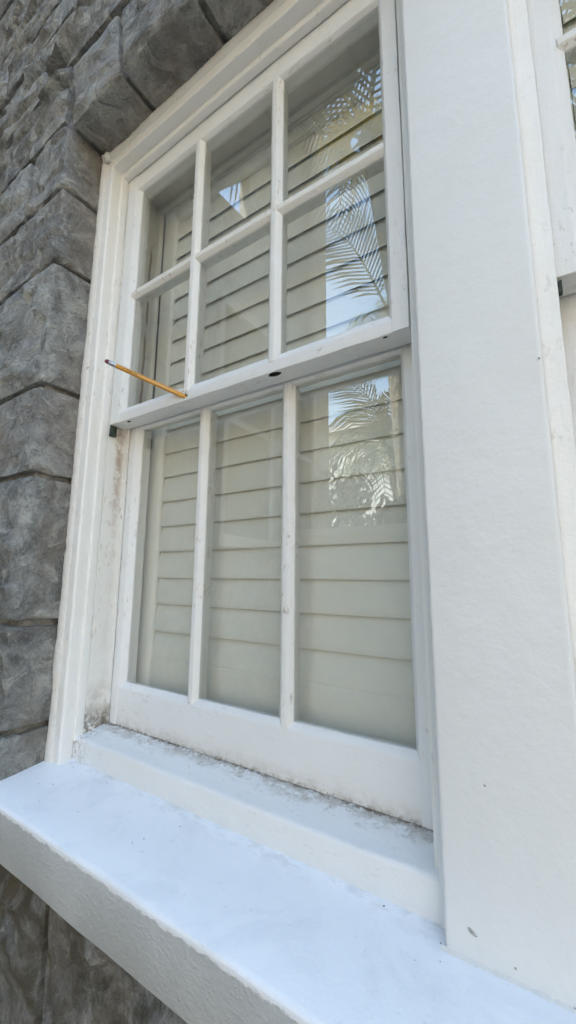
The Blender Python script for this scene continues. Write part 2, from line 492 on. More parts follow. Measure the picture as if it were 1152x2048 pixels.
def stone(x0, x1, z0, z1, seed, amp=.012, y0=YF, y1=.93, side_amp=.007, step=.014, rad=.008, leanl=0.0, leanr=0.0, stretch=1.0, low=0.0, tiltz=0.0):
    """one rock-faced block: all six faces gridded, arrises rounded, faces roughened"""
    bm = bmesh.new()
    nx = max(3, int((x1 - x0) / step)); ny = max(3, int((y1 - y0) / step)); nz = max(3, int((z1 - z0) / step))
    cache = {}
    lo = Vector((x0 + rad, y0 + rad, z0 + rad)); hi = Vector((x1 - rad, y1, z1 - rad))
    def vert(i, j, k):
        key = (i, j, k)
        if key in cache: return cache[key]
        p = Vector((x0 + (x1 - x0) * i / nx, y0 + (y1 - y0) * j / ny, z0 + (z1 - z0) * k / nz))
        q = Vector((min(max(p.x, lo.x), hi.x), min(max(p.y, lo.y), hi.y), min(max(p.z, lo.z), hi.z)))
        dv = p - q
        if dv.length > 1e-6:
            dn = dv.normalized(); pos = q + dn * rad
        else:
            dn = Vector((0, 0, 0)); pos = p
        s = Vector((pos.x, pos.y, pos.z)) + Vector((seed * 1.71, seed * .37, seed * 2.3))
        sf = Vector((s.x * 3.2 / stretch, s.y * 3.2, s.z * 5.2 * (1 if stretch == 1 else 1.5)))
        fb = noise.fractal(sf, 1.0, 2.0, 5)
        rg = abs(noise.noise(sf * 1.7 + Vector((9, 3, 5)))) - .25
        sv = sf * 1.15 + Vector((noise.noise(sf * 2.0), noise.noise(sf * 2.0 + Vector((3, 7, 1))), noise.noise(sf * 2.0 + Vector((8, 2, 6))))) * .35
        vd, vp = noise.voronoi(sv)
        cv = noise.cell_vector(vp[0] * 57.3)
        fac = (sv - vp[0]).dot(cv - Vector((.5, .5, .5))) * 2.2 + (cv.x - .5) * .8
        sv2 = sf * 3.6; vd2, vp2 = noise.voronoi(sv2); cv2 = noise.cell_vector(vp2[0] * 33.1)
        fac2 = (sv2 - vp2[0]).dot(cv2 - Vector((.5, .5, .5)))
        a_front = amp * (fb * .55 - rg * .7 + fac * 1.0 + fac2 * .45)
        a_side = side_amp * (fb * .7 + fac * .6 + fac2 * .5 + noise.noise(s * 11.0) * .3)
        # knocks along the arrises
        nz_ = (abs(dv.x) > 1e-6) + (abs(dv.y) > 1e-6) + (abs(dv.z) > 1e-6)
        if nz_ >= 2:
            pos = pos - dn * max(0.0, noise.noise(s * 8.0) - .15) * .028
        w_front = max(0.0, -dn.y)
        # the face is held back near its margins so the joints stay readable
        ex = min(abs(pos.x - x0), abs(x1 - pos.x)); ez = min(abs(pos.z - z0), abs(z1 - pos.z))
        mgn = min(1.0, min(ex, ez) / .045)
        disp = dn * (a_side * (1 - w_front) + a_front * w_front * (.35 + .65 * mgn))
        if w_front > .5:
            disp.y -= low * mgn
        pos = pos + disp
        # wavering arrises
        pos += Vector((noise.noise(s * 6.0), 0, noise.noise(s * 6.0 + Vector((5, 5, 5))))) * .006
        tt = (p.z - z0) / (z1 - z0)
        fx = (p.x - x0) / (x1 - x0)
        pos.x += tt * (leanl * (1 - fx) + leanr * fx)
        v = bm.verts.new(W(*pos)); cache[key] = v
        return v
    def quad(a, b, c_, d_): bm.faces.new((a, b, c_, d_))
    for i in range(nx):
        for k in range(nz):
            quad(vert(i, 0, k), vert(i + 1, 0, k), vert(i + 1, 0, k + 1), vert(i, 0, k + 1))
    for i in range(nx):
        for j in range(ny):
            quad(vert(i, j, 0), vert(i, j + 1, 0), vert(i + 1, j + 1, 0), vert(i + 1, j, 0))
            quad(vert(i, j, nz), vert(i + 1, j, nz), vert(i + 1, j + 1, nz), vert(i, j + 1, nz))
    for j in range(ny):
        for k in range(nz):
            quad(vert(0, j, k), vert(0, j, k + 1), vert(0, j + 1, k + 1), vert(0, j + 1, k))
            quad(vert(nx, j, k), vert(nx, j + 1, k), vert(nx, j + 1, k + 1), vert(nx, j, k + 1))
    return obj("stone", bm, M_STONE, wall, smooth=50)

G = .011           # half a joint
# left jamb: corner stones, from the sill up (joint heights read off the wall)
jz = [-.90, -.567, -.181, .406, .785, 1.357, 1.734, 2.105]
lens = [.75, .55, .95, .62, 1.0, .95, .345]
for i in range(7):
    L = lens[i]
    low = .012 if i in (2, 4) else 0
    if i == 0:
        stone(XR - L, XR, -.725, jz[1] - G, 3 + i, .012)
    else:
        stone(XR - L, XR, jz[i] + G, jz[i + 1] - G, 3 + i * 1.37, [.012, .012, .013, .012, .015, .022, .024][i], low=low)
    # next block along the course
    x = XR - L - 2 * G; kk = 0
    while x > -3.6:
        L2 = [.85, .7, .9, .75][(i + kk) % 4]
        z0 = -.725 if i == 0 else jz[i] + G
        stone(x - L2, x, z0, jz[i + 1] - G, 31 + i * 3.1 + kk, .026, step=.022, stretch=1.6)
        x -= L2 + 2 * G; kk += 1
# flat arch of wedge stones over the opening
xb = [-1.685, -1.316, -.898, -.50, -.10, .31, .72, 1.13, 1.52]
xt = [-1.735, -1.372, -.945, -.52, -.10, .33, .765, 1.185, 1.57]
for i in range(8):
    stone(xb[i] + G, xb[i + 1] - G, ZS, 2.395, 57 + i * 2.3, .013, leanl=xt[i] - xb[i], leanr=xt[i + 1] - xb[i + 1], step=.014 if i < 3 else .04, low=.010)
# courses to the left of and above the arch
cz = [2.105, 2.455, 2.635, 2.84, 3.05, 3.26, 3.50, 3.76, 4.05, 4.40]
rs = random.Random(5)
for i in range(len(cz) - 1):
    if i == 0:
        x = -1.757
        stops = [.58, .9, .8]
    else:
        x = 1.6; stops = None
        x = -.35 + rs.uniform(-.2, .2)
    kk = 0
    while x > -3.7:
        L = stops[kk] if stops and kk < 3 else rs.uniform(.45, .95)
        z0 = cz[i] + G; z1 = cz[i + 1] - G
        if i == 1 and x - L < -1.3 and x > -1.75:
            pass
        zz0 = z0
        if i == 0:
            pass
        stone(x - L, x, zz0, z1, 91 + i * 5.3 + kk * 1.9, .042, step=.018, stretch=2.0, rad=.008)
        x -= L + 2 * G; kk += 1
# wall below the sill
for (a, b, z0, z1, sd) in ((-2.6, -1.332, -1.62, -.905, 201), (-1.308, -.35, -1.62, -.905, 203), (-.33, .7, -1.62, -.905, 205), (-2.2, -1.2, -2.25, -1.645, 207), (-1.18, -.2, -2.25, -1.645, 209), (-3.6, -2.63, -1.62, -.905, 211), (.722, 1.7, -1.62, -.905, 213)):
    stone(a, b, z0, z1, sd, .026, y0=.752, step=.028)
# right jamb stones beyond the second window
for i in range(7):
    z0 = -.725 if i == 0 else jz[i] + G
    stone(1.54, 1.54 + lens[i], z0, jz[i + 1] - G, 301 + i * 1.7, .016, step=.04)

# the house behind the wall: a plain closed room so that no daylight comes from behind the louvers
rb = bmesh.new()
wbox(rb, -4.0, 4.5, 1.31, 8.0, -3.2, 3.2)
for fc in rb.faces: pass
# open towards the window: cut the face on the wall side away
ff = [fc for fc in rb.faces if all(abs(v.co.y - uy(1.31)) < 1e-4 for v in fc.verts)]
bmesh.ops.delete(rb, geom=ff, context='FACES')
tag(obj("interior_room", rb, M_ROOM, smooth=0), kind='structure')

# ------------------------------------------------------------------ sill
SILLX0, SILLX1 = -1.98, 1.72
def sill():
    bm = bmesh.new()
    prof = [(.693, -.740), (.6935, -.732), (.697, -.7265), (.706, -.723), (.80, -.7155), (.90, -.7045), (.98, -.697), (1.02, -.697), (1.02, -.892), (.72, -.892), (.708, -.890), (.703, -.884)]
    sweep(prof, 'x', SILLX0, SILLX1, .02, .0022, 11, 5.0, bm)
    for fc in bm.faces:
        c_ = fc.calc_center_median()
        if fc.normal.length == 0: fc.normal_update()
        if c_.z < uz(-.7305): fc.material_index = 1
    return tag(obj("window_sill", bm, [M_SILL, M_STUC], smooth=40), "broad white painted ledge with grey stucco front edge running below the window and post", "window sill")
sill()

# ------------------------------------------------------------------ mullion post
post = thing("mullion_post", W(-.11, .95, -.70), "wide smooth white painted post standing on the sill right of the window", "post")
pr = rounded([(-.236, .925), (.016, .925), (.016, .962), (-.236, .962)], [.010, .010, .002, .002], 4)
obj("board", sweep(pr, 'z', -.715, 1.955, .05, .0009, 3), M_POST, post)
pr = box_prof(-.252, -.10, .966, .997, .004)
obj("bead", sweep(pr, 'z', -.705, 1.96, .05, .0008, 5), M_POST, post)
pr = box_prof(-.0995, .056, .964, .9955, .004)
obj("bead", sweep(pr, 'z', -.705, 1.96, .05, .0008, 6), M_CASE, post)

# ------------------------------------------------------------------ window frame, sashes, shutter (left window; the right one is copied)
S = 1.64
JL, JR = -1.608, -.268
frame = thing("window_frame", W(-.938, 1.05, -.70), "white painted window frame against the stone with flaking caulk along its left edge", "window frame", "window frames")
pr = rounded([(JL - .09, 1.0), (JL, 1.0), (JL, 1.204), (JL - .09, 1.204)], .002)
obj("jamb", sweep(pr, 'z', -.66, 2.0, .03, .0012, 21), M_CHAN, frame)
pr = rounded([(JR, .9985), (JR + .07, .9985), (JR + .07, 1.204), (JR, 1.204)], .002)
obj("jamb", sweep(pr, 'z', -.66, 2.0, .06, .0012, 22), M_CASE, frame)
pr = rounded([(1.0, 1.930), (1.204, 1.930), (1.204, 2.02), (1.0, 2.02)], .002)
obj("head_jamb", sweep(pr, 'x', JL + .0005, JR - .0005, .06, .0012, 23), M_CASE, frame)
pr = rounded([(JL - .08, .966), (JL - .002, .966), (JL - .002, .9993), (JL - .08, .9993)], [.002, .0045, .003, .002], 3)
obj("blind_stop", sweep(pr, 'z', -.63, 1.96, .015, .0014, 24, 14.0), M_CASE, frame)
pr = rounded([(.9665, 1.926), (.9985, 1.926), (.9985, 2.0), (.9665, 2.0)], [.008, .003, .002, .002], 3)
obj("blind_stop", sweep(pr, 'x', JL - .06, JR + .02, .025, .0016, 25), M_CASE, frame)
pr = box_prof(JL - .02, JL + .024, 1.0825, 1.0925, .003)
obj("parting_bead", sweep(pr, 'z', -.60, 1.93, .025, .0014, 26), M_CHAN, frame)
pr = box_prof(JR - .018, JR + .02, 1.0825, 1.0925, .003)
obj("parting_bead", sweep(pr, 'z', -.60, 1.93, .06, .001, 27), M_CASE, frame)
pr = box_prof(JL - .02, JL + .024, 1.177, 1.203, .005)
obj("inner_stop", sweep(pr, 'z', -.60, 1.94, .05, .001, 28), M_SHUT, frame)
pr = box_prof(JR - .004, JR + .02, 1.177, 1.203, .005)
obj("inner_stop", sweep(pr, 'z', -.60, 1.94, .06, .001, 29), M_SHUT, frame)
pr = box_prof(1.1775, 1.2025, 1.905, 1.95, .005)
obj("inner_stop", sweep(pr, 'x', JL, JR, .06, .001, 30), M_SHUT, frame)
pr = rounded([(.970, -.71), (.970, -.624), (.977, -.6165), (1.02, -.611), (1.094, -.5955), (1.21, -.590), (1.21, -.71)], [0, .004, .006, .002, 0, 0, 0], 3)
obj("subsill", sweep(pr, 'x', JL - .022, JR + .02, .015, .0024, 31, 8.0), M_SUB, frame)
pr = rounded([(1.176, -.596), (1.208, -.596), (1.208, -.56), (1.176, -.56)], .004)
obj("inner_stop", sweep(pr, 'x', JL, JR, .06, .001, 32), M_SHUT, frame)

# glass-side profile of a sash bar (offset from its centre line, depth): narrow face, putty bevels, inside moulding
def bar_prof(half_face, half_base, y_face, y_gl, y_back, half_in):
    return [(-half_face, y_face), (half_face, y_face), (half_base, y_gl), (half_base, y_gl + .010), (half_in, y_gl + .016), (half_in, y_back - .010), (half_in * .75, y_back), (-half_in * .75, y_back), (-half_in, y_back - .010), (-half_in, y_gl + .016), (-half_base, y_gl + .010), (-half_base, y_gl)]

def stile_prof(xo, xa, xb_, yf, yg, yb, sgn):
    """xo outer edge, xa face arris, xb_ glass line; sgn +1 for a left stile"""
    return rounded([(xo, yf), (xa, yf), (xb_, yg), (xb_, yg + .010), (xb_ - sgn * .010, yg + .014), (xb_ - sgn * .010, yb - .012), (xb_ - sgn * .020, yb), (xo, yb)], [.002, .0025, .002, .001, .001, .004, .004, .002], 2)

def rail_prof(zo, za, zb, yf, yg, yb, sgn):
    return [(q, p) for (p, q) in stile_prof(zo, za, zb, yf, yg, yb, sgn)]

XM = (-1.129, -.726)
def sash(name, label, yf, zt, zb, t_face, t_gl, b_face, b_gl, hbar, seed, label2):
    yg, yb = yf + .018, yf + .080
    rt = thing(name, W(-.938, yf + .04, zb), label, "window sash", "window sashes")
    obj("stile", sweep(stile_prof(JL + .004, -1.545, -1.517, yf, yg, yb, 1), 'z', zb + .001, zt, .014, .0013, seed, 14.0), M_SASHV, rt)
    obj("stile", sweep(stile_prof(JR - .004, -.318, -.331, yf, yg, yb, -1), 'z', zb + .001, zt, .014, .0011, seed + 1, 14.0), M_SASHV, rt)
    obj("rail", sweep(rail_prof(zt, t_face, t_gl, yf + .0022, yg, yb - .002, -1), 'x', JL + .006, JR - .006, .014, .0012, seed + 2, 14.0), M_SASHH, rt)
    br = obj("rail", sweep(rail_prof(zb, b_face, b_gl, yf + .0022, yg, yb - .002, 1), 'x', JL + .006, JR - .006, .014, .0014, seed + 3, 14.0), M_SASHH if hbar else M_LOWR, rt)
    for i, xm in enumerate(XM):
        pr = [(xm + p, q) for (p, q) in rounded(bar_prof(.0095, .026, yf + .001, yg, yb - .004, .013), [.0022, .0022] + [.001] * 10, 2)]
        obj("muntin", sweep(pr, 'z', b_face - .001, t_face + .001, .010, .0014, seed + 5 + i * 3, 16.0), M_MUNT, rt)
    zs = [b_gl - .010, t_gl + .010]
    if hbar:
        pr = [(q, hbar + p) for (p, q) in rounded(bar_prof(.0095, .024, yf + .0035, yg, yb - .006, .012), [.0022, .0022] + [.001] * 10, 2)]
        xs = [-1.530, XM[0], XM[1], -.325]
        for i in range(3):
            obj("muntin", sweep(pr, 'x', xs[i] + (.004 if i else 0), xs[i + 1] - (.004 if i < 2 else 0), .010, .0012, seed + 20 + i, 16.0), M_MUNT, rt)
        zs = [zs[0], hbar - .012, hbar + .012, zs[1]]
        zpairs = [(zs[0], zs[1]), (zs[2], zs[3])]
    else:
        zpairs = [tuple(zs)]
    xs = [(-1.527, XM[0] - .013), (XM[0] + .013, XM[1] - .013), (XM[1] + .013, -.322)]
    rg = random.Random(seed)
    for (a, b) in zpairs:
        for (x0, x1) in xs:
            bm = wbox(bmesh.new(), x0, x1, yg + .0015, yg + .0080, a, b)
            # old panes sit very slightly out of true
            ty, tz = rg.uniform(-.0012, .0012), rg.uniform(-.0012, .0012)
            cc = W((x0 + x1) / 2, yg, (a + b) / 2)
            for v in bm.verts:
                v.co.y += (v.co.x - cc.x) * ty * 3 + (v.co.z - cc.z) * tz * 3
            obj("pane", bm, M_GLASS, rt, smooth=0)
    return rt, br

up, up_rail = sash("upper_sash", "upper white sash of six panes with a pencil stuck in its bottom rail", 1.0, 1.945, .665, 1.848, 1.838, .704, .731, 1.2835, 41, None)
lowr, low_rail = sash("lower_sash", "lower white sash of three tall panes with a grimy bottom rail on the sill", 1.094, .705, -.594, .666, .661, -.450, -.430, None, 71, None)

# holes in the underside of the meeting rail
def cut_holes():
    bm = bmesh.new()
    for (x, y, w, dp, sd) in ((-.722, 1.020, .026, .013, 1), (-.343, 1.014, .009, .004, 2), (-1.497, 1.020, .012, .007, 3)):
        ring0 = []; ring1 = []
        for k in range(12):
            a = 2 * math.pi * k / 12
            rr = 1 + .35 * noise.noise(Vector((math.cos(a) * 1.4 + sd * 7, math.sin(a) * 1.4, sd)))
            ring0.append(bm.verts.new(W(x + math.cos(a) * w * rr, y + math.sin(a) * dp * rr, .62)))
            ring1.append(bm.verts.new(W(x + math.cos(a) * w * .8 * rr, y + math.sin(a) * dp * .9 * rr, .694)))
        for k in range(12):
            bm.faces.new((ring0[k], ring0[(k + 1) % 12], ring1[(k + 1) % 12], ring1[k]))
        bm.faces.new(ring0); bm.faces.new(ring1)
    # ragged hole the pencil is poked into
    r0 = []; r1 = []
    for k in range(12):
        a = 2 * math.pi * k / 12
        rr = .0155 * (1 + .3 * noise.noise(Vector((math.cos(a) * 1.7, math.sin(a) * 1.7, 9))))
        r0.append(bm.verts.new(W(-1.137 + math.cos(a) * rr, .990, .687 + math.sin(a) * rr * .8)))
        r1.append(bm.verts.new(W(-1.120 + math.cos(a) * rr * .6, 1.030, .679 + math.sin(a) * rr * .5)))
    for k in range(12):
        bm.faces.new((r0[k], r0[(k + 1) % 12], r1[(k + 1) % 12], r1[k]))
    bm.faces.new(r0); bm.faces.new(r1)
    bmesh.ops.recalc_face_normals(bm, faces=bm.faces)
    me = bpy.data.meshes.new("cut"); bm.to_mesh(me); bm.free()
    me.materials.append(M_DARK)  # hole linings coloured near-black in place of the shade inside
    c_ = bpy.data.objects.new("cut", me); COL.objects.link(c_)
    md = up_rail.modifiers.new("b", 'BOOLEAN'); md.operation = 'DIFFERENCE'; md.object = c_; md.solver = 'EXACT'
    md.material_mode = 'TRANSFER'
    dg = bpy.context.evaluated_depsgraph_get()
    nm = bpy.data.meshes.new_from_object(up_rail.evaluated_get(dg))
    up_rail.modifiers.clear()
    up_rail.data = nm
    bpy.data.objects.remove(c_)
cut_holes()

# interior shutter
YS = 1.207
shut = thing("plantation_shutter", W(-.938, 1.23, -.56), "cream louvered shutter closed behind the large window, many wide horizontal slats", "shutter", "shutters behind the glass")
SX0, SX1 = JL + .026, JR - .003
pr = rounded([(SX0, YS), (-1.503, YS), (-1.496, YS + .006), (-1.490, YS + .012), (-1.490, YS + .05), (SX0, YS + .05)], [.003, .002, .002, .003, 0, 0])
obj("stile", sweep(pr, 'z', -.555, 1.89, .2, 0, 1), M_SHUT, shut)
pr = rounded([(SX1, YS), (-.328, YS), (-.334, YS + .006), (-.339, YS + .012), (-.339, YS + .05), (SX1, YS + .05)], [.003, .002, .002, .003, 0, 0])
obj("stile", sweep(pr, 'z', -.555, 1.89, .2, 0, 2), M_SHUT, shut)
pr = rounded([(YS + .002, 1.826), (YS + .002, 1.889), (YS + .048, 1.889), (YS + .048, 1.826)], .003)
obj("rail", sweep(pr, 'x', -1.4905, -.3385, .2, 0, 3), M_SHUT, shut)
pr = rounded([(YS + .002, -.554), (YS + .002, -.342), (YS + .048, -.342), (YS + .048, -.554)], .003)
obj("rail", sweep(pr, 'x', -1.4905, -.3385, .2, 0, 4), M_SHUT, shut)
pr = rounded([(YS - .004, 1.893), (YS - .004, 1.928), (YS + .05, 1.928), (YS + .05, 1.893)], .003)
obj("rail", sweep(pr, 'x', SX0, SX1, .2, 0, 5), M_SHUT, shut)
PITCH = .1143
lv = []
base_me = None
for k in range(-9, 11):
    z0 = .685 + PITCH * k - .002
    if k == 10: break
    bm = bmesh.new()
    L, th = .146, .013
    prof = []
    n = 8
    tilt = math.radians(9 if k < 0 else 10)
    pts = []
    for i in range(2 * n):
        a = 2 * math.pi * i / (2 * n)
        pts.append((math.cos(a) * th / 2, math.copysign(abs(math.sin(a)) ** .8, math.sin(a)) * L / 2))
    for (p, q) in pts:
        y = p * math.cos(tilt) + q * math.sin(tilt); z = -p * math.sin(tilt) + q * math.cos(tilt)
        prof.append((YS + .020 + y, z0 + L / 2 * math.cos(tilt) + z))
    if k == 9:
        prof = [(y, min(z, 1.8255)) for (y, z) in prof]
    sag = random.uniform(-.0015, .0015)
    sweep([(y, z + sag) for y, z in prof], 'x', -1.4885, -.3405, .3, 0, 0, bm=bm)
    lv.append(obj("louver", bm, M_SHUT, shut, smooth=60))

# the right-hand window: copies of the four things and all their parts
LBL2 = {frame: "narrow strip of white window frame past the right side of the wide post", up: "small paned white sash at the upper right corner beyond the wide post", lowr: "white lower sash cut off at the right edge beyond the wide post", shut: "shutter slats glimpsed in the upper right corner beyond the wide post"}
for src in (frame, up, lowr, shut):
    c_ = src.copy(); COL.objects.link(c_)
    c_.location = src.location + Vector((S * U, 0, 0))
    c_['label'] = LBL2[src]
    for ch in list(src.children):
        q = ch.copy(); COL.objects.link(q); q.parent = c_

# parts only the left window has: its outer casing, head casing, caulk, weatherstrip
pr = rounded([(XR + .012, .918), (-1.628, .918), (-1.6235, .925), (-1.6235, .969), (XR + .012, .969)], [.004, .0055, .003, .003, .003], 3)
obj("outer_casing", sweep(pr, 'z', -.722, 1.975, .012, .0018, 33, 14.0), M_CASE, frame)
pr = rounded([(.919, 1.950), (.969, 1.950), (.969, 2.022), (.919, 2.022)], [.006, .003, .003, .003], 3)
obj("outer_casing", sweep(pr, 'x', XR + .010, 1.53, .015, .0016, 34, 14.0), M_CASE, frame)
# caulk bead: lumpy, broken
def caulk(axis, a, b, seed):
    bm = bmesh.new(); n = int((b - a) / .010); rings = []
    for k in range(n + 1):
        t_ = a + (b - a) * k / n
        g = noise.fractal(Vector((t_ * 5, seed, 0)), 1, 2, 3)
        g2 = noise.noise(Vector((t_ * 31, seed + 5, 0)))
        gate = max(0.0, noise.noise(Vector((t_ * 4, seed + 2, 0))) + .1)
        w = .022 + .008 * g + .006 * g2 * gate
        hgt = .009 + .006 * g2 * gate + .004 * g
        ring = []
        for j in range(7):
            th = math.pi * j / 6
            o_ = .012 - math.cos(th) * w * .9
            y = .921 - math.sin(th) * hgt - .010 * (1 - j / 6)
            if axis == 'z': p = W(XR - .010 + o_ + .016, y, t_)
            else: p = W(t_, y, ZS + .008 - o_ - .012)
            ring.append(bm.verts.new(p + Vector((noise.noise(Vector((t_ * 61, j * 3.1, seed))), noise.noise(Vector((t_ * 61, j * 3.1, seed + 9))), 0)) * .0009))
        rings.append(ring)
    for k in range(n):
        for j in range(6):
            bm.faces.new((rings[k][j], rings[k][j + 1], rings[k + 1][j + 1], rings[k + 1][j]))
    # close the back so that the bead is solid
    for k in range(n):
        bm.faces.new((rings[k][6], rings[k][0], rings[k + 1][0], rings[k + 1][6]))
    bm.faces.new(rings[0]); bm.faces.new(rings[-1])
    return bm
obj("caulk", caulk('z', -.73, 2.02, 3), M_CAULK, frame, smooth=60)
obj("caulk", caulk('x', XR + .01, .2, 8), M_CAULK, frame, smooth=60)
# blob of filler in the top corner
bm = bmesh.new()
bmesh.ops.create_icosphere(bm, subdivisions=3, radius=.0085)
for v in bm.verts:
    v.co += v.co.normalized() * noise.noise(v.co * 190) * .003
    v.co.x *= 1.5
bmesh.ops.translate(bm, verts=bm.verts, vec=W(-1.655, .905, 2.005))
obj("caulk", bm, M_CAULK, frame, smooth=80)
bm = bmesh.new()
wbox(bm, JL - .001, JL + .012, 1.004, 1.030, .618, .664)
for v in bm.verts:
    v.co += Vector((0, noise.noise(v.co * 90) * .003, noise.noise(v.co * 70 + Vector((3, 1, 2))) * .003))
obj("weatherstrip_or_shade_gap", bm, M_DARK, frame, smooth=0)
bm = bmesh.new()
wbox(bm, .054, .066, 1.002, 1.018, .630, .658)  # dark box standing for the shaded gap beside the right sash
obj("weatherstrip_or_shade_gap", bm, M_DARK, frame, smooth=0)

# ------------------------------------------------------------------ pencil
def pencil():
    tip = W(-1.139, 1.003, .686); er = W(-1.677 * .865, .865, .994 * .865)
    ax = (tip - er); total = ax.length; ax.normalize()
    rt = thing("pencil", er, "yellow hexagonal pencil with a dark pink eraser poked into the sash rail", "pencil")
    a = ax.cross(Vector((0, 0, 1))).normalized(); b = ax.cross(a)
    R = .0042
    def ringset(bm, secs, n):
        rings = []
        for (dist, rr) in secs:
            rings.append([bm.verts.new(er + ax * dist + (a * math.cos(2 * math.pi * (k + .5) / n) + b * math.sin(2 * math.pi * (k + .5) / n)) * rr) for k in range(n)])
        for i in range(len(rings) - 1):
            for k in range(n):
                bm.faces.new((rings[i][k], rings[i][(k + 1) % n], rings[i + 1][(k + 1) % n], rings[i + 1][k]))
        bm.faces.new(rings[0]); bm.faces.new(rings[-1])
        return bm
    M_ER = simple("dark_pink_eraser", (.20, .045, .06), .75, 300, .25, .0003)
    M_FE = simple("brushed_ferrule", (.62, .62, .64), .32, 400, .1, 0, Metallic=1.0)
    t = NT("yellow_pencil_lacquer")
    n = t.noise(260, 4, .6)
    c_ = t.mix(t.ramp(n, .45, .75, 0, .35), (.66, .30, .012), (.46, .20, .012))
    M_YE = t.done(c_, .32, t.bump(n, .0001), Coat_Weight=.4)
    M_IN = simple("dark_foil_print", (.05, .045, .03), .5, 500, .3)
    M_ENDW = simple("bare_cedar", (.42, .22, .12), .8, 300, .3)
    obj("eraser", ringset(bmesh.new(), [(-.001, .0014), (-.0004, .0028), (.0010, .0037), (.010, .0039)], 20), M_ER, rt, smooth=60)
    obj("ferrule", ringset(bmesh.new(), [(.0088, .0042), (.0115, .0043), (.0120, .0045), (.0128, .0045), (.0133, .0042), (.0150, .0042), (.0155, .0045), (.0163, .0045), (.0168, .0042), (.0215, .0043), (.0220, .0045), (.0228, .0045), (.0232, .0042), (.0250, .0042)], 24), M_FE, rt, smooth=50)
    sh = obj("shaft", ringset(bmesh.new(), [(.0245, R * 1.03), (total - .004, R * 1.03), (total - .0018, R * .98), (total + .008, R * .55)], 6), M_YE, rt, smooth=25)
    # foil stamped print: a row of tiny raised strokes too worn to read
    bm = bmesh.new()
    view = (W(0, 0, 0) - (er + tip) / 2).normalized()
    best = max(range(6), key=lambda k: (a * math.cos(2 * math.pi * (k + 1) / 6) + b * math.sin(2 * math.pi * (k + 1) / 6)).dot(view))
    nn = a * math.cos(2 * math.pi * (best + 1) / 6) + b * math.sin(2 * math.pi * (best + 1) / 6)
    tt = ax.cross(nn)
    rg = random.Random(4)
    dist = .034
    while dist < .072:
        if rg.random() < .78:
            h = rg.uniform(.0006, .0011); w_ = rg.uniform(.0003, .0006)
            o_ = er + ax * dist + nn * (R * 1.03 * math.cos(math.pi / 6) + .00003)
            vs = [bm.verts.new(o_ + ax * x_ + tt * y_ + nn * z_) for z_ in (-.0001, .00005) for (x_, y_) in ((-w_, -h), (w_, -h), (w_, h), (-w_, h))]
            for q in ((0, 1, 2, 3), (4, 5, 6, 7), (0, 1, 5, 4), (1, 2, 6, 5), (2, 3, 7, 6), (3, 0, 4, 7)):
                bm.faces.new([vs[i] for i in q])
        dist += .00165
    pr_ = obj("stamped_print", bm, M_IN, rt, smooth=0)
    pr_['kind'] = 'stuff'
    return tip, ax
tip, pax = pencil()

# splinters of paint and wood round the pencil hole, and loose flecks on the ledges
def flecks(name, spots, mat, label, cat):
    bm = bmesh.new(); rg = random.Random(9)
    for (c_, nrm, size, flat) in spots:
        vs = []
        k = rg.randint(4, 6)
        t1 = nrm.orthogonal().normalized(); t2 = nrm.cross(t1)
        a0 = rg.uniform(0, 6.28)
        el = rg.uniform(.3, 1.0)
        top = []; bot = []
        for i in range(k):
            an = a0 + 2 * math.pi * i / k
            rr = size * rg.uniform(.6, 1.1)
            u_, v_ = math.cos(an) * rr, math.sin(an) * rr * el
            ca, sa = math.cos(a0 * 2), math.sin(a0 * 2)
            pp = c_ + t1 * (u_ * ca - v_ * sa) + t2 * (u_ * sa + v_ * ca)
            bot.append(bm.verts.new(pp)); top.append(bm.verts.new(pp + nrm * (size * flat * rg.uniform(.6, 1.3))))
        bm.faces.new(top); bm.faces.new(bot)
        for i in range(k):
            bm.faces.new((bot[i], bot[(i + 1) % k], top[(i + 1) % k], top[i]))
    o = obj(name, bm, mat, smooth=0)
    return tag(o, label, cat, None, 'stuff')
rg = random.Random(12)
UPV = Vector((0, -.1, 1)).normalized()
sp = []
for i in range(80):     # on the subsill, crowded towards the sash
    y = 1.092 - abs(rg.gauss(0, .022)); x = rg.uniform(-1.58, -.27)
    z = -.611 + (y - 1.02) * .122
    sp.append((W(x, y, z), UPV, rg.uniform(.0004, .0016), .5))
for i in range(90):
    y = rg.uniform(.71, .965); x = rg.uniform(-1.6, .05)
    sp.append((W(x, y, -.7155 + (y - .80) * .105 - .001), UPV, rg.uniform(.0004, .0012), .5))
flecks("dirt_fleck", sp, simple("dark_grit", (.13, .105, .08), .9, 200, .4), "dark specks of grit scattered along the ledge below the sash", "grit")
sp = []
for i in range(260):
    y = 1.090 - abs(rg.gauss(0, .030)); x = rg.uniform(-1.58, -.27)
    z = -.611 + (y - 1.02) * .122
    sp.append((W(x, y, z), UPV, rg.uniform(.0006, .0024), .45))
for i in range(16):
    sp.append((tip + Vector((rg.uniform(-.010, .010), -.0005 - rg.random() * .001, rg.uniform(-.003, .012))), Vector((rg.uniform(-.5, .5), -1, rg.uniform(-.2, .6))).normalized(), rg.uniform(.0010, .0026), .7))
flecks("paint_chip", sp, M_CAULK, "pale paint chips lying along the sash foot and round the pencil hole", "paint chips")

